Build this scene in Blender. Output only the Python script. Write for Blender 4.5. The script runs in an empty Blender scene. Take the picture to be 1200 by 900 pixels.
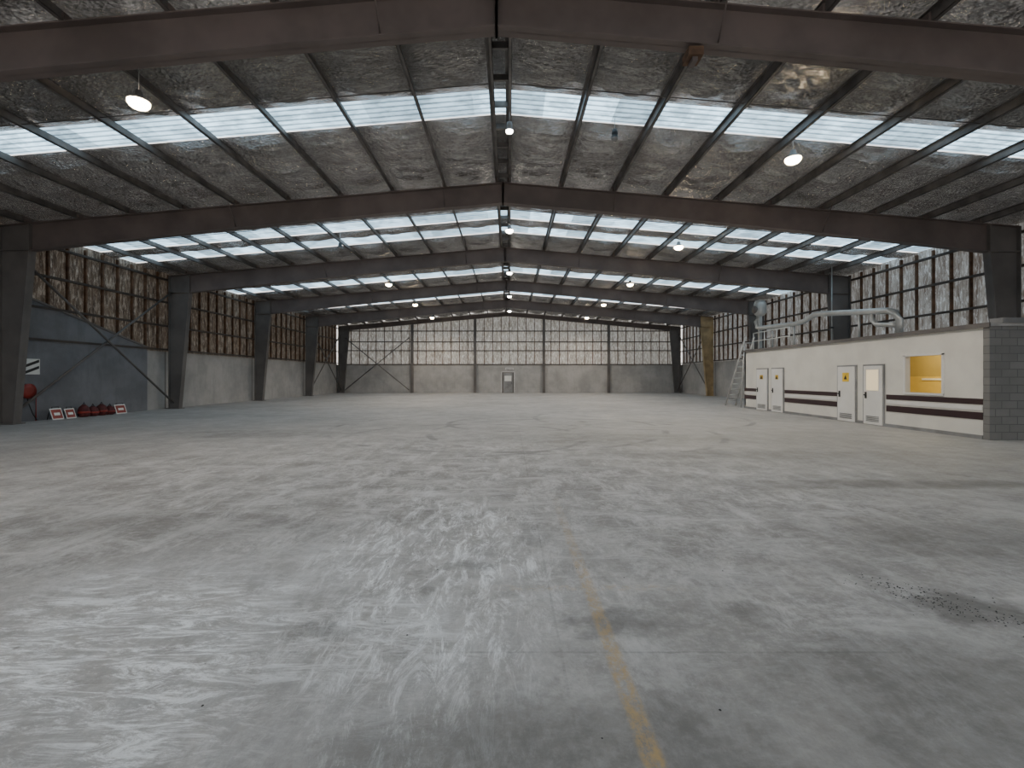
import bpy, bmesh, math, random
from mathutils import Vector, Matrix, noise
random.seed(4)
scene = bpy.context.scene
COL = scene.collection

# ---------------------------------------------------------------- node helper
class NT:
    def __init__(s, name):
        s.m = bpy.data.materials.new(name); s.m.use_nodes = True
        s.t = s.m.node_tree; s.n = s.t.nodes; s.l = s.t.links
        s.b = s.n.get("Principled BSDF"); s.tc = s.n.new("ShaderNodeTexCoord")
    def put(s, sock, v):
        if v is None: return
        if isinstance(v, bpy.types.NodeSocket): s.l.new(v, sock)
        else:
            if isinstance(v, (tuple, list)) and len(v) == 3 and sock.type == 'RGBA': v = (*v, 1)
            sock.default_value = v
    def math(s, op, a, b=None, c=None):
        n = s.n.new("ShaderNodeMath"); n.operation = op
        s.put(n.inputs[0], a); s.put(n.inputs[1], b); s.put(n.inputs[2], c)
        return n.outputs[0]
    def map(s, v=None, scale=(1,1,1), loc=(0,0,0), rot=(0,0,0)):
        n = s.n.new("ShaderNodeMapping"); s.put(n.inputs[0], v or s.tc.outputs['Object'])
        n.inputs['Scale'].default_value = scale; n.inputs['Location'].default_value = loc; n.inputs['Rotation'].default_value = rot
        return n.outputs[0]
    def noise(s, scale, vec=None, detail=4, rough=.55, dist=0):
        n = s.n.new("ShaderNodeTexNoise"); s.put(n.inputs['Vector'], vec or s.tc.outputs['Object'])
        n.inputs['Scale'].default_value = scale; n.inputs['Detail'].default_value = detail
        n.inputs['Roughness'].default_value = rough; n.inputs['Distortion'].default_value = dist
        return n.outputs[0]
    def ramp(s, v, a, b, lo=0., hi=1., smooth=True):
        n = s.n.new("ShaderNodeMapRange"); n.interpolation_type = 'SMOOTHSTEP' if smooth else 'LINEAR'
        s.put(n.inputs[0], v); n.inputs[1].default_value = a; n.inputs[2].default_value = b
        n.inputs[3].default_value = lo; n.inputs[4].default_value = hi
        return n.outputs[0]
    def mix(s, f, a, b, mode='MIX'):
        n = s.n.new("ShaderNodeMix"); n.data_type = 'RGBA'; n.blend_type = mode
        s.put(n.inputs[0], f); s.put(n.inputs[6], a); s.put(n.inputs[7], b)
        return n.outputs[2]
    def bump(s, h, strength=.3, dist=.02):
        n = s.n.new("ShaderNodeBump"); s.put(n.inputs['Height'], h)
        n.inputs['Strength'].default_value = strength; n.inputs['Distance'].default_value = dist
        s.l.new(n.outputs[0], s.b.inputs['Normal'])
    def fin(s, color=None, rough=None, metal=None, spec=None):
        s.put(s.b.inputs['Base Color'], color); s.put(s.b.inputs['Roughness'], rough)
        s.put(s.b.inputs['Metallic'], metal)
        if spec is not None: s.b.inputs['Specular IOR Level'].default_value = spec
        return s.m

def painted(name, c, rough=.6, metal=0., var=.25, sc=1.5):
    t = NT(name)
    n = t.noise(sc, detail=4)
    d = tuple(x*(1-var) for x in c); l = tuple(min(1, x*(1+var)) for x in c)
    return t.fin(t.mix(t.ramp(n, .3, .7), d, l), rough, metal)

def emit(name, c, st):
    t = NT(name)
    t.fin((.8,.8,.8), .5)
    t.put(t.b.inputs['Emission Color'], c)
    t.put(t.b.inputs['Emission Strength'], st)
    t.m.cycles.emission_sampling = 'NONE'
    return t.m

# ---------------------------------------------------------------- mesh builder
class MB:
    def __init__(s): s.bm = bmesh.new(); s.mats = []
    def mi(s, m):
        if m not in s.mats: s.mats.append(m)
        return s.mats.index(m)
    def face(s, vs, m, smooth=False):
        try: f = s.bm.faces.new(vs)
        except ValueError: return
        f.material_index = s.mi(m); f.smooth = smooth
    def box(s, x0,x1,y0,y1,z0,z1, m):
        v = [s.bm.verts.new(p) for p in ((x0,y0,z0),(x1,y0,z0),(x1,y1,z0),(x0,y1,z0),(x0,y0,z1),(x1,y0,z1),(x1,y1,z1),(x0,y1,z1))]
        for q in ((3,2,1,0),(4,5,6,7),(0,1,5,4),(1,2,6,5),(2,3,7,6),(3,0,4,7)): s.face([v[i] for i in q], m)
    def prism(s, pts, a0, a1, m, axis='y'):
        def P(p, a): return (p[0], a, p[1]) if axis == 'y' else (a, p[0], p[1])
        A = [s.bm.verts.new(P(p, a0)) for p in pts]; B = [s.bm.verts.new(P(p, a1)) for p in pts]
        n = len(pts); s.face(A, m); s.face(B[::-1], m)
        for i in range(n): s.face([A[i], B[i], B[(i+1)%n], A[(i+1)%n]], m)
    def tube(s, pts, r, m, seg=10):
        pts = [Vector(p) for p in pts]; rings = []
        for i, p in enumerate(pts):
            if i == 0: d = pts[1]-p
            elif i == len(pts)-1: d = p-pts[i-1]
            else: d = (pts[i+1]-p).normalized() + (p-pts[i-1]).normalized()
            d.normalize(); up = Vector((0,0,1)) if abs(d.z) < .95 else Vector((1,0,0))
            a = d.cross(up).normalized(); b = a.cross(d)
            rings.append([s.bm.verts.new(p + (a*math.cos(t)+b*math.sin(t))*r) for t in [2*math.pi*k/seg for k in range(seg)]])
        for i in range(len(rings)-1):
            for k in range(seg): s.face([rings[i][k], rings[i][(k+1)%seg], rings[i+1][(k+1)%seg], rings[i+1][k]], m, True)
        s.face(rings[0][::-1], m); s.face(rings[-1], m)
    def lathe(s, c, prof, m, seg=24, axis='z', cap=True):
        c = Vector(c); rings = []
        for r, h in prof:
            ring = []
            for k in range(seg):
                t = 2*math.pi*k/seg; a, b = r*math.cos(t), r*math.sin(t)
                o = {'z': (a,b,h), 'x': (h,a,b), 'y': (a,h,b)}[axis]
                ring.append(s.bm.verts.new(c+Vector(o)))
            rings.append(ring)
        for i in range(len(rings)-1):
            for k in range(seg): s.face([rings[i][k], rings[i][(k+1)%seg], rings[i+1][(k+1)%seg], rings[i+1][k]], m, True)
        if cap: s.face(rings[0][::-1], m); s.face(rings[-1], m)
    def fin(s, name, parent=None, origin=None, recalc=True):
        if recalc: bmesh.ops.recalc_face_normals(s.bm, faces=s.bm.faces)
        me = bpy.data.meshes.new(name); 
        if origin: bmesh.ops.translate(s.bm, verts=s.bm.verts, vec=-Vector(origin))
        s.bm.to_mesh(me); s.bm.free()
        for m in s.mats: me.materials.append(m)
        o = bpy.data.objects.new(name, me); COL.objects.link(o)
        if origin: o.location = origin
        if parent: o.parent = parent
        return o

def empty(name, loc=(0,0,0)):
    e = bpy.data.objects.new(name, None); e.location = loc; COL.objects.link(e); return e

# ---------------------------------------------------------------- dimensions (metres)
XR = -0.22           # ridge
HW = 17.3            # outer face of columns
WX = 17.55           # inner face of side walls
BAY = 7.85
YE = 47.0            # far wall
YB = -9.0
FR = [-7.85, 0.0, 7.85, 15.7, 23.5, 31.4, 39.2, 46.75]
def rz(x): return 8.2 - .085*abs(x-XR)
PD = .2

# ---------------------------------------------------------------- materials
def mat_floor():
    t = NT("concrete_floor")
    P = t.tc.outputs['Object']
    sep = t.n.new("ShaderNodeSeparateXYZ"); t.l.new(P, sep.inputs[0]); X, Y = sep.outputs[0], sep.outputs[1]
    warp = t.noise(1.1, detail=5, rough=.6)
    warpf = t.noise(4.5, detail=4, rough=.65)
    def ell(cx, cy, rx, ry, amt, wob=1.2, inner=.3):
        wp = warpf if max(rx, ry) < .8 else warp
        a = t.math('POWER', t.math('ABSOLUTE', t.math('DIVIDE', t.math('SUBTRACT', X, cx), rx)), 2.)
        b = t.math('POWER', t.math('ABSOLUTE', t.math('DIVIDE', t.math('SUBTRACT', Y, cy), ry)), 2.)
        d = t.math('ADD', t.math('ADD', a, b), t.math('MULTIPLY', t.math('SUBTRACT', wp, .5), wob*2.5))
        return t.ramp(d, 1.2, inner-.3, 0, amt)
    n1 = t.noise(.3, detail=7, rough=.7); n2 = t.noise(1.7, detail=8, rough=.78); n3 = t.noise(14, detail=5, rough=.75)
    n4 = t.noise(.75, detail=8, rough=.75, dist=.3)
    col = t.mix(t.ramp(n1, .36, .64), (.275,.262,.25), (.385,.372,.36))
    col = t.mix(t.ramp(n2, .38, .62, 0, .65), col, (.222,.21,.20))
    col = t.mix(t.ramp(n4, .50, .62, 0, .55), col, (.20,.19,.18))
    col = t.mix(t.ramp(n3, .44, .68, 0, .5), col, (.46,.445,.435))
    # pale scuffed dust
    dn = t.noise(1.6, t.map(scale=(1.5,.7,1), rot=(0,0,math.radians(8))), 9, .85, .35)
    dn2 = t.noise(1.3, t.map(scale=(.6,1.7,1), rot=(0,0,math.radians(20))), 9, .85, .3)
    dust = t.math('MULTIPLY', ell(-1.2, 7.5, 9, 7, 1, .6, .0), t.math('MAXIMUM', t.ramp(dn, .45, .62), t.ramp(dn2, .47, .64)))
    col = t.mix(t.math('MULTIPLY', dust, .8), col, (.68,.67,.67))
    farpale = t.math('MULTIPLY', t.ramp(Y, 6, 16, 0, .5), t.ramp(n1, .3, .7, .5, 1))  # floor tone turns paler with distance, broken up by noise
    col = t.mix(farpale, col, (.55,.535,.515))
    # chalky swept streaks
    st = t.noise(2.6, t.map(scale=(.9, 3.4, 1), rot=(0,0,math.radians(-36))), 9, .87, .8)
    st2 = t.noise(2.4, t.map(scale=(3.0, .9, 1), rot=(0,0,math.radians(-12))), 9, .87, .7)
    ch1 = t.math('MULTIPLY', ell(-2.2, 2.75, 2.0, 1.15, 1, 1.1, .2), t.ramp(st, .46, .60))
    ch2 = t.math('MULTIPLY', ell(-.7, 4.0, 1.2, 2.6, 1, 1.1, .2), t.ramp(st2, .47, .62))
    ch = t.math('MULTIPLY', t.math('MAXIMUM', ch1, ch2), .95)
    soft = t.math('MULTIPLY', ell(-1.5, 3.4, 2.6, 2.0, 1, .8, 0), t.ramp(n2, .38, .60, .0, .5))
    col = t.mix(soft, col, (.63,.63,.64))
    col = t.mix(ch, col, (.92,.93,.95))
    # stains
    for e in [(1.66,3.12,.17,.2,.65),(.72,2.98,.42,.22,.65),(5.9,6.9,3.2,.36,.72),(-.62,3.45,.08,.09,.5),
              (3.15,3.2,.42,.3,.75),(-1.6,1.6,.6,.2,.4),(.4,1.95,1.5,.4,.6),(4.4,4.6,1.8,.8,.5),
              (-3.9,5.0,2.2,.5,.35),(2.2,2.3,1.6,.6,.5),(2.6,12,5,1.3,.35),(-7,13,3,1,.35),(-.4,3.9,.3,.12,.4),(-1.2,2.9,.25,.16,.45),
              (5,9.5,4,.7,.4),(2.7,3.9,.5,.2,.4)]:
        col = t.mix(t.math('MULTIPLY', ell(*e), t.ramp(n2, .3, .6, .6, 1)), col, (.125,.118,.11))
    col = t.mix(ell(7, 13, 8, 8, .3, .8, 0), col, (.45,.43,.36))  # broad yellowish tint over the right side of the floor
    # tyre marks
    ring = None; brk = t.ramp(t.noise(.8, detail=3), .42, .6)
    for cx, cy, r in [(-1.2,12.5,3.2),(1.8,13.5,4.1),(0.3,16,2.4),(-.4,15,5.2),(5,18,4)]:
        d = t.math('SQRT', t.math('ADD', t.math('POWER', t.math('SUBTRACT', X, cx), 2.), t.math('POWER', t.math('SUBTRACT', Y, cy), 2.)))
        k = t.ramp(t.math('ABSOLUTE', t.math('SUBTRACT', d, r)), .14, .05, 0, .5)
        ring = k if ring is None else t.math('MAXIMUM', ring, k)
    col = t.mix(t.math('MULTIPLY', ring, brk), col, (.14,.135,.13))
    # speckle
    v = t.n.new("ShaderNodeTexVoronoi"); t.l.new(P, v.inputs['Vector']); v.inputs['Scale'].default_value = 3.2
    sp = t.math('MULTIPLY', t.ramp(v.outputs['Distance'], .08, .03), t.ramp(n1, .45, .58, 0, .5))
    col = t.mix(sp, col, (.12,.11,.10))
    # joints (dust filled, faint)
    jx = t.math('ABSOLUTE', t.math('PINGPONG', t.math('ADD', X, -.30), 3.0))
    jy = t.math('ABSOLUTE', t.math('PINGPONG', t.math('ADD', Y, -2.68), 3.0))
    j = t.math('MULTIPLY', t.math('MAXIMUM', t.ramp(jx, .012, .004, 0, .3), t.ramp(jy, .012, .004, 0, .35)), t.ramp(n2, .4, .6))
    col = t.mix(j, col, (.12,.12,.11))
    # worn yellow line
    lx = t.math('ABSOLUTE', t.math('SUBTRACT', t.math('ADD', X, t.math('MULTIPLY', t.math('SUBTRACT', warp, .5), .02)), .60))
    ln = t.math('MULTIPLY', t.ramp(lx, .062, .03), t.ramp(t.noise(7, t.map(scale=(2,1,1)), 6, .85), .38, .60))
    col = t.mix(t.math('MULTIPLY', ln, t.ramp(Y, 1.6, 6.5, .9, .0, False)), col, (.47,.32,.14))
    lw = t.math('MULTIPLY', t.ramp(t.math('ABSOLUTE', t.math('SUBTRACT', Y, 3.5)), .06, .03), t.ramp(X, -.2, .1))
    lw = t.math('MULTIPLY', t.math('MULTIPLY', lw, t.ramp(X, 1.5, 1.1)), t.ramp(n3, .45, .6, 0, .3))
    col = t.mix(lw, col, (.44,.32,.16))
    t.bump(n3, .3, .01)
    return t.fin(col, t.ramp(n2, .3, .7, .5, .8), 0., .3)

def mat_foil():
    t = NT("foil_insulation")
    n = t.noise(.8, detail=3); w = t.noise(7, t.map(scale=(.6,1.8,1)), 5, .72, 1.2)
    v = t.n.new("ShaderNodeTexVoronoi"); t.put(v.inputs['Vector'], t.map(scale=(.8,1.5,1))); v.inputs['Scale'].default_value = 13
    col = t.mix(t.ramp(n, .3, .7), (.62,.61,.60), (.84,.83,.82))
    col = t.mix(t.ramp(w, .47, .62, 0, .3), col, (.33,.315,.30))  # crinkle shading painted into the colour to strengthen the bump
    t.bump(t.math('ADD', w, t.math('MULTIPLY', v.outputs['Distance'], .7)), 1., .2)
    return t.fin(col, .27, .93)

def mat_wallfoil(name, dark, mid, light, em):
    t = NT(name)
    v = t.map(scale=(3.4,3.4,.42)); a = t.noise(1.5, v, 6, .7, .6); b = t.noise(5, t.map(scale=(2.4,2.4,.5)), 6, .8, .5)
    col = t.mix(t.ramp(a, .36, .60), dark, mid)
    col = t.mix(t.ramp(b, .46, .66), col, light)
    t.bump(b, .9, .05)
    t.put(t.b.inputs['Emission Color'], col); t.b.inputs['Emission Strength'].default_value = em   # glow added to the foil, standing in for daylight behind it
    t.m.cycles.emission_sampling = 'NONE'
    return t.fin(col, .45, .2)

def mat_concrete(name, c):
    t = NT(name)
    n = t.noise(.7, detail=5, rough=.65); s = t.noise(2, t.map(scale=(2,2,.35)), 4, .6)
    col = t.mix(t.ramp(n, .3, .7), tuple(x*.82 for x in c), tuple(min(1,x*1.15) for x in c))
    col = t.mix(t.ramp(s, .5, .8, 0, .4), col, tuple(x*.6 for x in c))
    return t.fin(col, .8)

def mat_block():
    t = NT("concrete_block")
    br = t.n.new("ShaderNodeTexBrick")
    cmb = t.n.new("ShaderNodeCombineXYZ"); sep = t.n.new("ShaderNodeSeparateXYZ"); t.l.new(t.tc.outputs['Object'], sep.inputs[0])
    t.put(cmb.inputs[0], t.math('ADD', sep.outputs[0], sep.outputs[1])); t.l.new(sep.outputs[2], cmb.inputs[1])
    t.l.new(cmb.outputs[0], br.inputs['Vector'])
    br.inputs['Color1'].default_value = (.25,.245,.235,1); br.inputs['Color2'].default_value = (.20,.195,.19,1); br.inputs['Mortar'].default_value = (.13,.13,.125,1)
    br.inputs['Scale'].default_value = 1; br.inputs['Brick Width'].default_value = .4; br.inputs['Row Height'].default_value = .2; br.inputs['Mortar Size'].default_value = .01
    return t.fin(t.mix(t.ramp(t.noise(2), .3, .7, 0, .4), br.outputs['Color'], (.16,.16,.15)), .85)

def mat_skylight():
    t = NT("translucent_skylight_sheet")
    sep = t.n.new("ShaderNodeSeparateXYZ"); t.l.new(t.tc.outputs['Object'], sep.inputs[0])
    rib = t.math('ABSOLUTE', t.math('SINE', t.math('MULTIPLY', sep.outputs[1], math.pi/.2)))
    dirt = t.noise(2.0, t.map(scale=(.8,1.2,1)), 5, .75)
    wn = t.n.new("ShaderNodeTexWhiteNoise"); wn.noise_dimensions = '1D'
    t.put(wn.inputs['W'], t.math('FLOOR', t.math('DIVIDE', t.math('ADD', sep.outputs[0], -XR-.2+PSP/2), PSP*.5)))
    s = t.math('MULTIPLY', t.ramp(rib, .1, .8, .3, 1.), t.ramp(dirt, .38, .6, .5, 1.))
    s = t.math('MULTIPLY', s, t.ramp(wn.outputs[0], 0, 1, .4, 1., False))
    t.fin((.25,.3,.32), .5)
    t.put(t.b.inputs['Emission Color'], (.54,.80,1.0)); t.put(t.b.inputs['Emission Strength'], t.math('MULTIPLY', s, 3.8))
    return t.m
PSP = 1.78
M_floor = mat_floor(); M_foil = mat_foil()
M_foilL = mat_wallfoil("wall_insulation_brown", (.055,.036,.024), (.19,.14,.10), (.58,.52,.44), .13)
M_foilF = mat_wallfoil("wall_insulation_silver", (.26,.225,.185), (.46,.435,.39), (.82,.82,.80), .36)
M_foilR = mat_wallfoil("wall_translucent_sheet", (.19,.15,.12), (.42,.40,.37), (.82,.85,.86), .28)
M_conc = mat_concrete("precast_concrete", (.42,.41,.395)); M_blue = mat_concrete("blue_grey_panel", (.20,.203,.22))
M_block = mat_block(); M_sky = mat_skylight()
M_raft = painted("primer_brown_steel", (.15,.12,.11), .55, 0, .2, .8)
M_colm = painted("grey_steel", (.15,.138,.13), .55, 0, .2, .8)
M_tan = painted("tan_timber_column", (.42,.31,.17), .6)
M_purl = painted("galvanised_purlin", (.17,.158,.15), .5, .3, .3, 2)
M_stud = painted("rusty_stud", (.14,.078,.045), .75, 0, .4, 3)
M_girt = painted("dark_girt", (.075,.06,.05), .6)
M_cream = painted("cream_wall_paint", (.76,.74,.68), .5, 0, .05)
M_white = painted("white_door_paint", (.80,.79,.76), .4, 0, .04)
M_band = painted("maroon_band", (.04,.018,.02), .4, 0, .1)
M_dark = painted("dark_metal", (.02,.02,.02), .5)
M_galv = painted("galvanised_duct", (.50,.51,.50), .35, .4, .15)
M_alu = painted("aluminium", (.62,.62,.60), .4, .3, .1)
M_yell = painted("yellow_room_paint", (.72,.50,.12), .7, 0, .06)
M_yell2 = painted("tan_room_paint", (.46,.33,.10), .7, 0, .06)
M_red = painted("red_plastic", (.30,.03,.02), .4, 0, .2)
M_dred = painted("dark_red_canvas", (.10,.02,.02), .7, 0, .3, 8)
M_sign = painted("white_sign", (.85,.85,.82), .5, 0, .04)
M_pane = emit("lit_yellow_pane", (1,.70,.22), .6)
M_lamp = emit("lamp_lens", (1,.78,.48), 40)
M_lampc = emit("lamp_lens_cool", (1,.92,.80), 25)
M_gasket = painted("grey_grille", (.25,.25,.25), .5)
M_amber = painted("amber_label", (.75,.5,.04), .5)

# ---------------------------------------------------------------- floor
b = MB(); b.box(-18.2, 18.2, YB-6, YE+.3, -.25, 0, M_floor); b.fin("floor")

# ---------------------------------------------------------------- roof insulation + skylights
SKY = [(-5.2,-3.2),(2.3,4.3),(10.95,12.0),(18.75,19.85),(20.7,21.75),(28.5,29.9),(36.2,37.6),(43,44.2)]
PX = [XR+s*(.2+k*PSP) for k in range(0, 10) for s in (-1, 1)]
PX = sorted(p for p in PX if abs(p) < 17.4)
EDG = [e for ac in SKY for e in ac]
def foilz(x, y):
    u = (abs(x-XR)-.2) / PSP; fr = u-math.floor(u)
    damp = min(1, min(abs(y-e) for e in EDG)/.35)
    sp = math.sin(math.pi*min(1,max(0,fr))) if u > 0 else 0
    sag = .08*sp
    ph = (y/1.32) % 1.0; lap = .06*math.exp(-((ph-.5)/.05)**2)
    n = noise.noise(Vector((x*.9, y*2.4, 1.3)))*.09 + noise.noise(Vector((x*2.5, y*6, 7)))*.06
    return rz(x)+PD+.05 + damp*(-sag - lap*sp + n*sp)
bm = bmesh.new()
nx = 236; xs = [-17.75 + 35.5*i/nx for i in range(nx+1)]
segs = []; y0 = YB
for a, c in SKY: segs.append((y0, a)); y0 = c
segs.append((y0, YE+.1))
for a, c in segs:
    ny = max(2, int((c-a)/.11)); prev = None
    for j in range(ny+1):
        y = a+(c-a)*j/ny
        row = [bm.verts.new((x, y, foilz(x, y))) for x in xs]
        if prev:
            for i in range(nx):
                f = bm.faces.new((prev[i], prev[i+1], row[i+1], row[i])); f.smooth = True
        prev = row
me = bpy.data.meshes.new("ceiling"); bm.to_mesh(me); bm.free(); me.materials.append(M_foil)
COL.objects.link(bpy.data.objects.new("ceiling", me))
for a, c in SKY:
    b = MB()
    for x0, x1 in ((-17.75, XR), (XR, 17.75)):
        z0, z1 = rz(x0)+PD+.12, rz(x1)+PD+.12
        v = [b.bm.verts.new(p) for p in ((x0,a-.08,z0),(x0,c+.08,z0),(x1,c+.08,z1),(x1,a-.08,z1))]
        b.face(v, M_sky)
    b.fin("skylight", recalc=False)

# ---------------------------------------------------------------- purlins
b = MB()
for p in PX:
    z = rz(p)
    b.box(p-.006, p+.006, YB, YE, z, z+PD, M_purl)
    b.box(p-.006, p+.07, YB, YE, z, z+.01, M_purl)
    b.box(p-.07, p+.006, YB, YE, z+PD-.01, z+PD, M_purl)
    b.box(p+.06, p+.07, YB, YE, z, z+.03, M_purl)
y = YB+.3
while y < YE:   # ridge cleats
    b.box(XR-.19, XR+.19, y, y+.05, 8.24, 8.38, M_purl); y += 1.0
for f in FR:
    for p in PX: b.box(p-.05, p+.05, f-.1, f+.1, rz(p)+.0, rz(p)+.16, M_raft)
for i in range(len(FR)-1):
    y = FR[i]+BAY*.33
    for s in (-1,1):
        b.tube([(XR+s*.25, y, rz(XR+.25)+.07), (s*17.3, y, rz(17.3)+.07)], .012, M_purl, 6)
b.fin("roof_purlins")

# ---------------------------------------------------------------- portal frames
for k, y in enumerate(FR):
    b = MB(); w = .13; last = k == len(FR)-1
    dk, da = (.95, .70) if not last else (.5, .4)
    for s in (-1, 1):
        cm = M_tan if (k == 6 and s == 1) else M_colm
        xo = s*HW; ko = rz(xo)
        ki = s*16.25; bi = s*16.78
        def rb(x):
            q = abs(x-XR)/(16.25); return rz(x) - (da + (dk-da)*min(1,q)**2)
        xsr = [XR + (ki-XR)*i/8 for i in range(9)]
        pts = [(XR, rz(XR))] + [(ki, rz(ki))] + [(x, rb(x)) for x in xsr[::-1]]
        b.prism(pts, y-.008, y+.008, M_raft)
        for i in range(8):
            p, q = (xsr[i], rb(xsr[i])), (xsr[i+1], rb(xsr[i+1]))
            b.prism([p, q, (q[0], q[1]+.025), (p[0], p[1]+.025)], y-w, y+w, M_raft)
        b.prism([(XR, rz(XR)-.025), (xo, rz(xo)-.025), (xo, rz(xo)), (XR, rz(XR))], y-w, y+w, M_raft)
        b.prism([(ki, rz(ki)), (xo, ko), (xo, rb(ki)), (ki, rb(ki))], y-.01, y+.01, cm)
        b.prism([(ki, rb(ki)), (xo, rb(ki)), (xo, 0), (bi, 0)], y-.01, y+.01, cm)
        b.prism([(xo-s*.03, 0), (xo, 0), (xo, ko), (xo-s*.03, ko)], y-w, y+w, cm)
        b.prism([(bi, 0), (bi+s*.03, 0), (ki+s*.03, rb(ki)), (ki, rb(ki))], y-w, y+w, cm)
        b.prism([(ki, rb(ki)), (ki+s*.03, rb(ki)), (ki+s*.03, rz(ki)), (ki, rz(ki))], y-w, y+w, cm)
        b.prism([(ki, rb(ki)), (xo, rb(ki)), (xo, rb(ki)+.03), (ki, rb(ki)+.03)], y-w, y+w, cm)
        b.box(min(bi,xo)-.08, max(bi,xo)+.08, y-.2, y+.2, 0, .03, cm)
        b.box(XR-.02, XR+.02, y-w-.01, y+w+.01, rb(XR)-.03, rz(XR), M_raft)
        for p in PX[::4]:
            if p*s > 1 and abs(p) < 15: b.tube([(p, y-.5, rz(p)+.05), (p, y, rb(p)+.06)], .014, M_raft, 6)
    b.fin("portal_frame")

# ---------------------------------------------------------------- side walls
def stud_wall(b, s, y0, y1, z0):
    ww = WX*s
    y = y0
    while y < y1:
        b.box(ww-.05, ww+.05, y-.035, y+.035, z0, 6.85, M_stud); y += .78
    for z in (z0+.05, z0+1.25, z0+2.45, 6.55):
        b.box(min(ww-.02*s, ww-s*.16), max(ww-.02*s, ww-s*.16), y0, y1, z-.04, z+.04, M_girt)
for s, nm in ((-1, "wall_left"), (1, "wall_right")):
    b = MB()
    x0, x1 = sorted((s*WX, s*(WX+.2)))
    b.box(x0, x1, YB, YE, 0, 2.9, M_conc)
    for f in FR: b.box(x0-.004, x1+.004, f-.02, f+.02, 0, 2.9, M_girt)
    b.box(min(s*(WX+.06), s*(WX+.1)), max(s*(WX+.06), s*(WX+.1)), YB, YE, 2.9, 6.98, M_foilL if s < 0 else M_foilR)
    stud_wall(b, s, YB, YE, 2.95)
    b.fin(nm)
b = MB()
b.prism([(7.9, 0), (22.2, 0), (22.2, 3.0), (16.0, 4.65), (7.9, 4.65)], -WX, -WX+.1, M_blue, axis='x')
b.prism([(22.2, 3.0), (22.2, 3.08), (16.0, 4.73), (16, 4.65)], -WX-.02, -WX+.14, M_colm, axis='x')
b.fin("blue_wall_panel")

def brace(name, A, B, C, D, m=M_colm, r=.045):
    b = MB(); b.tube([A, B], r, m, 8); b.tube([C, D], r, m, 8); b.fin(name)
xb = -17.12
brace("cross_brace", (xb, 15.85, .3), (xb, 23.35, 5.9), (xb+.1, 15.85, 5.9), (xb+.1, 23.35, .3))
brace("cross_brace", (xb, 39.4, .3), (xb, 46.6, 5.9), (xb+.1, 39.4, 5.9), (xb+.1, 46.6, .3))
brace("cross_brace", (-16.6, 46.5, .3), (-10.1, 46.5, 5.6), (-16.6, 46.4, 5.6), (-10.1, 46.4, .3))
brace("cross_brace", (-xb, 39.4, .3), (-xb, 46.6, 5.9), (-xb-.1, 39.4, 5.9), (-xb-.1, 46.6, .3))

# ---------------------------------------------------------------- far wall
b = MB()
b.box(-WX, -.8, YE, YE+.2, 0, 2.85, M_conc); b.box(.5, WX, YE, YE+.2, 0, 2.85, M_conc); b.box(-.8, .5, YE, YE+.2, 2.14, 2.85, M_conc)
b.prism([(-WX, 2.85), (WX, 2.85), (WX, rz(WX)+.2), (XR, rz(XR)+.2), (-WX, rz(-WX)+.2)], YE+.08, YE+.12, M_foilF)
x = -17
while x < 17.3:
    b.box(x-.03, x+.03, YE-.01, YE+.06, 2.85, rz(x)-.1, M_stud); x += .85
for z in (2.9, 4.3, 5.2, 6.3): b.box(-17.3, 17.3, YE-.06, YE, z-.045, z+.045, M_girt)
for x in (-9.9, -3.5, 3.5, 10.1): 
    b.box(x-.13, x+.13, YE-.25, YE-.23, 0, rz(x)-.4, M_colm); b.box(x-.01, x+.01, YE-.25, YE-.02, 0, rz(x)-.4, M_colm); b.box(x-.13, x+.13, YE-.04, YE-.02, 0, rz(x)-.4, M_colm)
b.fin("wall_far")
b = MB()
b.box(-.79, .49, YE+.02, YE+.1, 0, 2.13, M_colm)
b.box(-.62, .32, YE-.02, YE+.03, .03, 2.02, M_gasket); b.box(-.5, .2, YE-.03, YE-.015, 1.2, 1.75, M_sign)
b.box(.2, .26, YE-.06, YE-.01, .95, 1.05, M_dark)
b.fin("door_1")
b = MB(); b.box(-.4, .4, YE-.1, YE-.07, 2.35, 2.55, M_sign); b.box(-.35,.35,YE-.105,YE-.095,2.4,2.5,M_gasket); b.fin("exit_sign")

# ---------------------------------------------------------------- unseen shed end behind the camera, opened wide to let light in
b = MB()
for x0, x1 in ((-WX, -15.5), (-.4, .4), (15.5, WX)): b.box(x0, x1, YB-.2, YB, 0, 5.6, M_conc)
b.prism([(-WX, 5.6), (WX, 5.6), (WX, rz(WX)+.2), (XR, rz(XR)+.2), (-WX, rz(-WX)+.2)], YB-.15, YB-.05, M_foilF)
b.fin("wall_back")

# ---------------------------------------------------------------- office
OX, O0, O1, OH = 12.2, 11.7, 23.9, 2.9
off = empty("site_office", (OX, O0, 0))
def fo(b, name):
    o = b.fin(name); o.parent = off; o.matrix_parent_inverse = Matrix.Translation(-Vector((OX, O0, 0))); return o
b = MB()
b.box(OX, OX+.12, O0+.02, 12.97, 0, OH, M_cream); b.box(OX, OX+.12, 12.97, 14.2, 0, 1.14, M_cream)
b.box(OX, OX+.12, 12.97, 14.2, 2.23, OH, M_cream); b.box(OX, OX+.12, 14.2, O1, 0, OH, M_cream)
b.box(OX, 17.4, O1-.12, O1, 0, OH, M_cream)
fo(b, "front_wall")
b = MB(); b.box(OX+.22, 17.45, O0, O0+.2, 0, OH, M_block); b.box(OX-.03, OX+.22, O0-.02, O0+.14, 0, OH, M_block)
fo(b, "block_end_wall")
b = MB(); b.box(OX-.06, 17.45, O0-.06, O1+.05, OH, OH+.07, M_conc); b.box(OX-.08, OX-.04, O0-.06, O1+.05, OH-.03, OH+.09, M_colm)
b.box(OX+.2, 17.45, O0-.12, O0+.2, OH+.07, OH+.2, M_gasket)
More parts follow.
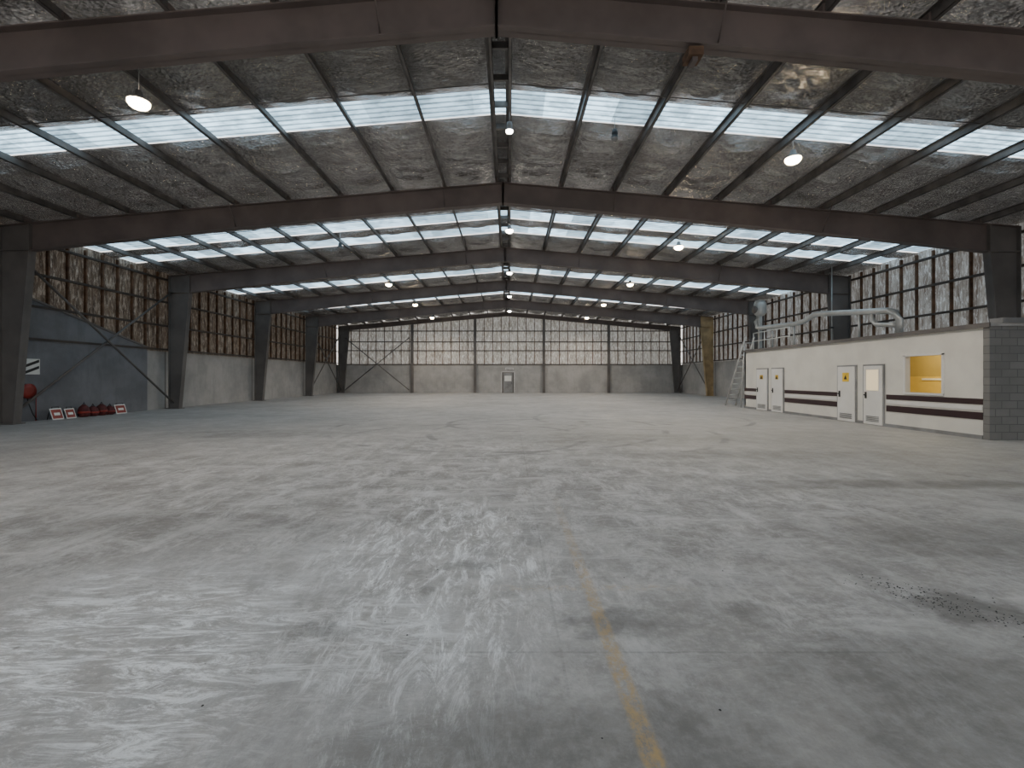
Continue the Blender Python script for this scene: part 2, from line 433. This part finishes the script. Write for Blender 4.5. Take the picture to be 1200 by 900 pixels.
fo(b, "office_roof")
b = MB()
for a in ((12.93,12.99,1.1,2.27),(14.18,14.24,1.1,2.27)): b.box(OX-.03, OX+.13, a[0], a[1], a[2], a[3], M_white)
b.box(OX-.04, OX+.13, 12.93, 14.24, 1.08, 1.14, M_white); b.box(OX-.03, OX+.13, 12.93, 14.24, 2.23, 2.28, M_white)
fo(b, "window_1")
b = MB()
b.box(14.0, 14.05, 12.0, 17, .02, 1.62, M_yell); b.box(14.0, 14.05, 12.0, 17, 1.62, 2.8, M_yell2)
b.box(OX+.13, 14.0, 11.95, 12.0, .02, 2.8, M_yell); b.box(OX+.13, 14.0, 16.9, 16.95, .02, 2.8, M_yell2)
b.box(OX+.13, 14.0, 12.0, 17, 2.78, 2.82, M_white); b.box(OX+.13, 14.0, 12.0, 17, .01, .04, M_gasket)
b.box(13.96, 14.0, 13.3, 15.6, 1.50, 1.56, M_white)
b.box(13.4, 14.0, 13.2, 16.2, .9, .94, M_white)
fo(b, "office_room")
L = bpy.data.lights.new("office_light", 'POINT'); L.energy = 45; L.color = (1,.87,.55); L.shadow_soft_size = .2
lo = bpy.data.objects.new("office_light", L); COL.objects.link(lo); lo.location = (13.0, 14.6, 2.5); lo.parent = off; lo.matrix_parent_inverse = Matrix.Translation(-Vector((OX, O0, 0)))
for i, (a, c, pane) in enumerate(((15.02,15.8,1),(16.22,17.05,0),(20.5,21.35,0),(21.75,22.65,0))):
    b = MB()
    b.box(OX-.035, OX-.001, a-.06, c+.06, 0, 2.03, M_gasket)
    b.box(OX-.06, OX-.02, a, c, .02, 1.98, M_white)
    for z in (.12,.17,.22,.27): b.box(OX-.075, OX-.058, a+.12, c-.12, z, z+.025, M_gasket)
    b.box(OX-.12, OX-.058, c-.12, c-.08, .98, 1.02, M_dark); b.box(OX-.12, OX-.105, c-.2, c-.08, .99, 1.015, M_dark)
    b.box(OX-.07, OX-.058, c-.14, c-.06, .88, 1.1, M_dark)
    if pane:
        b.box(OX-.07, OX-.058, a+.1, c-.1, 1.12, 1.88, M_white); b.box(OX-.076, OX-.069, a+.14, c-.14, 1.16, 1.84, M_pane)
    else:
        q = .06 if i == 1 else 0
        b.box(OX-.07, OX-.058, a+.32-q, c-.32+q, 1.5-q, 1.7+q, M_amber); b.prism([(a+.34,1.52),(c-.34,1.52),((a+c)/2,1.68)], OX-.075, OX-.068, M_dark, axis='x')
    fo(b, "door_%d" % (i+2))
b = MB()
for a, c in ((O0+.16,14.9),(17.15,20.4),(22.75,O1-.02)):
    b.box(OX-.02, OX, a, c, .89, 1.04, M_band); b.box(OX-.02, OX, a, c, .50, .69, M_band)
    b.box(OX-.025, OX, a, c, .74, .86, M_white)
b.box(OX-.03, OX, O0+.16, O1, .0, .1, M_gasket)
fo(b, "wall_bands")

# ---------------------------------------------------------------- duct + fan on office roof
b = MB(); px = 12.9; z0 = OH+.07
b.tube([(px, 15.25, z0), (px, 15.25, 3.5), (px, 15.4, 3.76), (px, 15.7, 3.86), (px, 19.2, 4.24), (px, 19.6, 4.22), (px, 20.1, 4.06), (px, 20.7, 4.0), (px, 23.6, 4.12), (px, 24.0, 4.2), (px, 24.1, 4.5), (px+.05, 24.0, 4.8)], .11, M_galv, 14)
b.tube([(px, 16.4, 3.92), (px, 16.35, 3.6), (px, 16.2, 3.45), (px, 15.5, 3.36), (px, 15.3, 3.3)], .08, M_galv, 12)
for y, z in ((17.0, 3.95), (20.9, 3.97), (22.6, 4.05)):
    b.tube([(px, y, z0), (px, y, z)], .04, M_galv, 8)
c = (px+.1, 23.9, 4.85)
b.lathe(c, [(.1,-.1),(.24,-.02),(.3,.1),(.3,.55),(.22,.72),(.08,.76)], M_galv, 20)
b.lathe((px-.12, 23.9, 5.1), [(.02,-.12),(.2,-.11),(.2,.0),(.02,.02)], M_colm, 16, axis='x')
b.box(px+.03, px+.17, 23.83, 23.97, z0, 4.85, M_galv)
b.fin("ventilation_duct_and_fan")
b = MB()
for y in (20.4, 21.4, 22.4, 23.4): b.tube([(px-.5, y, z0), (px-.5, y, z0+.85)], .028, M_alu, 8)
for z in (z0+.45, z0+.85): b.tube([(px-.5, 20.4, z), (px-.5, 23.4, z)], .028, M_alu, 8)
b.fin("guard_rail")
b = MB(); b.tube([(15.6, 22.3, z0), (15.6, 22.3, rz(15.6)+.1)], .02, M_galv, 6); b.tube([(15.52,22.3,4.0),(15.68,22.3,4.0)], .05, M_dark, 8); b.fin("power_drop_cable")

b = MB()
for xx, dx in ((12.28, .06), (12.86, -.06)):
    b.tube([(xx, 26.2, 0), (xx+dx, 24.1, 3.7)], .045, M_alu, 8)
    b.tube([(xx, 24.45, 0), (xx+dx, 24.2, 3.3)], .035, M_alu, 8)
for i in range(1, 12):
    q = i/12; b.tube([(12.28+.06*q, 26.2-2.1*q, 3.7*q), (12.86-.06*q, 26.2-2.1*q, 3.7*q)], .03, M_alu, 8)
b.fin("aluminium_ladder")

# ---------------------------------------------------------------- left wall items
b = MB(); x = -WX+.105; a0, a1 = 16.55, 17.1
b.box(x, x+.02, a0, a1, 1.70, 2.27, M_sign)
for z in (1.72, 1.95):
    b.prism([(a0+.03, z), (a1-.03, z+.2), (a1-.03, z+.3), (a0+.03, z+.1)], x+.02, x+.026, M_dark, axis='x')
b.fin("hazard_sign")
b = MB(); c = (x+.16, 16.5, 1.1)
b.box(x, x+.05, 16.35, 16.65, .95, 1.25, M_red)
b.lathe(c, [(.27,-.1),(.27,-.07),(.17,-.06),(.17,.06),(.27,.07),(.27,.09),(.12,.095),(.05,.1)], M_red, 24, axis='x')
for r in (.19,.22,.25): 
    for o in (-.03,.02):
        b.tube([(x+.16+o, 16.5+r*math.cos(t), 1.1+r*math.sin(t)) for t in [2*math.pi*k/24 for k in range(25)]], .018, M_dark, 6)
b.tube([(x+.16,16.5,.88),(x+.2,16.55,.6),(x+.18,16.7,.25),(x+.12,16.9,0.03)], .016, M_dark, 6)
b.tube([(x+.03,16.95,0),(x+.03,16.95,1.1),(x+.05,16.65,1.1)], .02, M_red, 6)
b.fin("hose_reel")
def board(name, y, w, h, lean):
    b = MB(); x0 = -WX+.5
    def q(u0,u1,t0,t1,off,m):   # rectangle on the leaning board, u along y, t up the slope
        P = lambda t, o: (x0 - lean*t + o, h*t)
        v = []
        for o in (off-.008, off):
            for u, t in ((u0,t0),(u1,t0),(u1,t1),(u0,t1)):
                px_, pz_ = P(t, o); v.append(b.bm.verts.new((px_, y+w*u, pz_)))
        for f in ((0,1,2,3),(7,6,5,4),(0,4,5,1),(1,5,6,2),(2,6,7,3),(3,7,4,0)): b.face([v[i] for i in f], m)
    q(0,1,0,1,.008,M_sign); q(.08,.92,.1,.9,.014,M_red); q(.25,.75,.38,.62,.02,M_sign)
    b.tube([(x0-lean+.01,y+.1,h),(x0-lean+.01,y+.1,h+.06),(x0-lean+.01,y+w-.1,h+.06),(x0-lean+.01,y+w-.1,h)], .012, M_dark, 6)
    b.tube([(x0-lean,y+.05,h*.98),(x0-lean-.12,y+.05,0)], .012, M_dark, 6); b.tube([(x0-lean,y+w-.05,h*.98),(x0-lean-.12,y+w-.05,0)], .012, M_dark, 6)
    b.fin(name)
board("warning_board", 17.2, .45, .42, .14); board("warning_board", 17.75, .4, .38, .12); board("warning_board", 20.0, .55, .4, .12)
for yy, hh in ((18.55,.5),(18.95,.42),(19.35,.48),(19.75,.38)):
    b = MB(); c = (-WX+.42, yy, 0)
    b.lathe(c, [(.12,0),(.19,.05),(.2,hh*.5),(.15,hh*.8),(.05,hh)], M_dred, 12)
    b.tube([(c[0]-.08,yy,hh*.85),(c[0],yy,hh+.08),(c[0]+.08,yy,hh*.85)], .015, M_dark, 6)
    b.lathe(c, [(.201,hh*.3),(.206,hh*.38),(.203,hh*.46)], M_red, 12)
    b.fin("fire_kit_bag")

# ---------------------------------------------------------------- high bay lamps
def lamp(x, y, z, lit, warm=True, energy=540, sc=.85):
    b = MB(); lens = (M_lamp if warm else M_lampc) if lit else M_gasket
    b.lathe((x,y,z), [(.02,.22),(.06,.21),(.08,.10),(.15*sc,.07),(.21*sc,.03),(.22*sc,.0)], M_gasket if lit else M_dark, 20, cap=False)
    b.lathe((x,y,z), [(.22*sc,.0),(.215*sc,-.06*sc),(.17*sc,-.12*sc),(.09*sc,-.16*sc),(.002,-.17*sc)], lens, 20, cap=False)
    b.tube([(x,y,z+.2), (x,y,rz(x)+.15)], .008, M_galv, 6)
    o = b.fin("high_bay_lamp", origin=(x,y,z), recalc=False)
    if lit:
        L = bpy.data.lights.new("lamp_light", 'SPOT'); L.energy = energy; L.spot_size = math.radians(165); L.spot_blend = .7
        L.color = (1,.86,.71) if warm else (1,.93,.84); L.shadow_soft_size = .15
        lo = bpy.data.objects.new("lamp_light", L); COL.objects.link(lo); lo.parent = o; lo.location = (0,0,-.3)
for y in (11.7, 19.6, 27.5, 35.2, 42.9): lamp(7.2, y, 7.15, True)
lamp(-7.2, 8.95, 6.95, True); lamp(-7.2, 19.6, 7.1, False, sc=.6)
for y in (27.5, 35.2, 42.9): lamp(-7.2, y, 7.15, True)
for y in (11.45, 19.2, 27, 34.8, 42.6): lamp(.0, y, 7.72, True, False, 320, .42 if y < 12 else .75)
lamp(2.65, 11.6, 7.62, False, sc=.4)
lamp(7.2, .5, 7.05, True, True, 300); lamp(-7.2, .5, 7.05, True, True, 300)

b = MB(); b.box(3.0, 3.25, 7.7, 8.0, 7.0, 7.14, M_stud); b.box(3.08,3.17,7.75,7.95,6.93,7.0,M_raft); b.fin("rafter_bracket")

# debris
b = MB()
for i in range(330):
    q = random.gauss(.5, .3)
    x = 2.85+.45*q+random.gauss(0, .12); y = 3.6-.65*q+random.gauss(0, .07); r = random.uniform(.002, .008)
    if i > 290: x = random.uniform(-2.5, 4); y = random.uniform(1.6, 6)
    vs = [b.bm.verts.new((x+r*math.cos(t)*random.uniform(.6,1.2), y+r*math.sin(t)*random.uniform(.6,1.2), .001)) for t in (0,1.2,2.6,3.9,5.1)]
    top = b.bm.verts.new((x, y, r*.8))
    for k in range(5): b.face([vs[k], vs[(k+1)%5], top], M_dark)
b.fin("floor_debris")

# ---------------------------------------------------------------- world + camera
w = bpy.data.worlds.new("World"); scene.world = w; w.use_nodes = True
bg = w.node_tree.nodes['Background']; bg.inputs[0].default_value = (1.0,.955,.92,1); bg.inputs[1].default_value = 2.2

cam = bpy.data.cameras.new("camera"); co = bpy.data.objects.new("camera", cam); COL.objects.link(co)
co.location = (0, 0, 1.6); co.rotation_euler = (math.radians(90), 0, 0)
cam.sensor_width = 36; cam.lens = 540/1200*36; cam.shift_x = 3/1200; cam.shift_y = -8/1200; cam.clip_end = 200
scene.camera = co
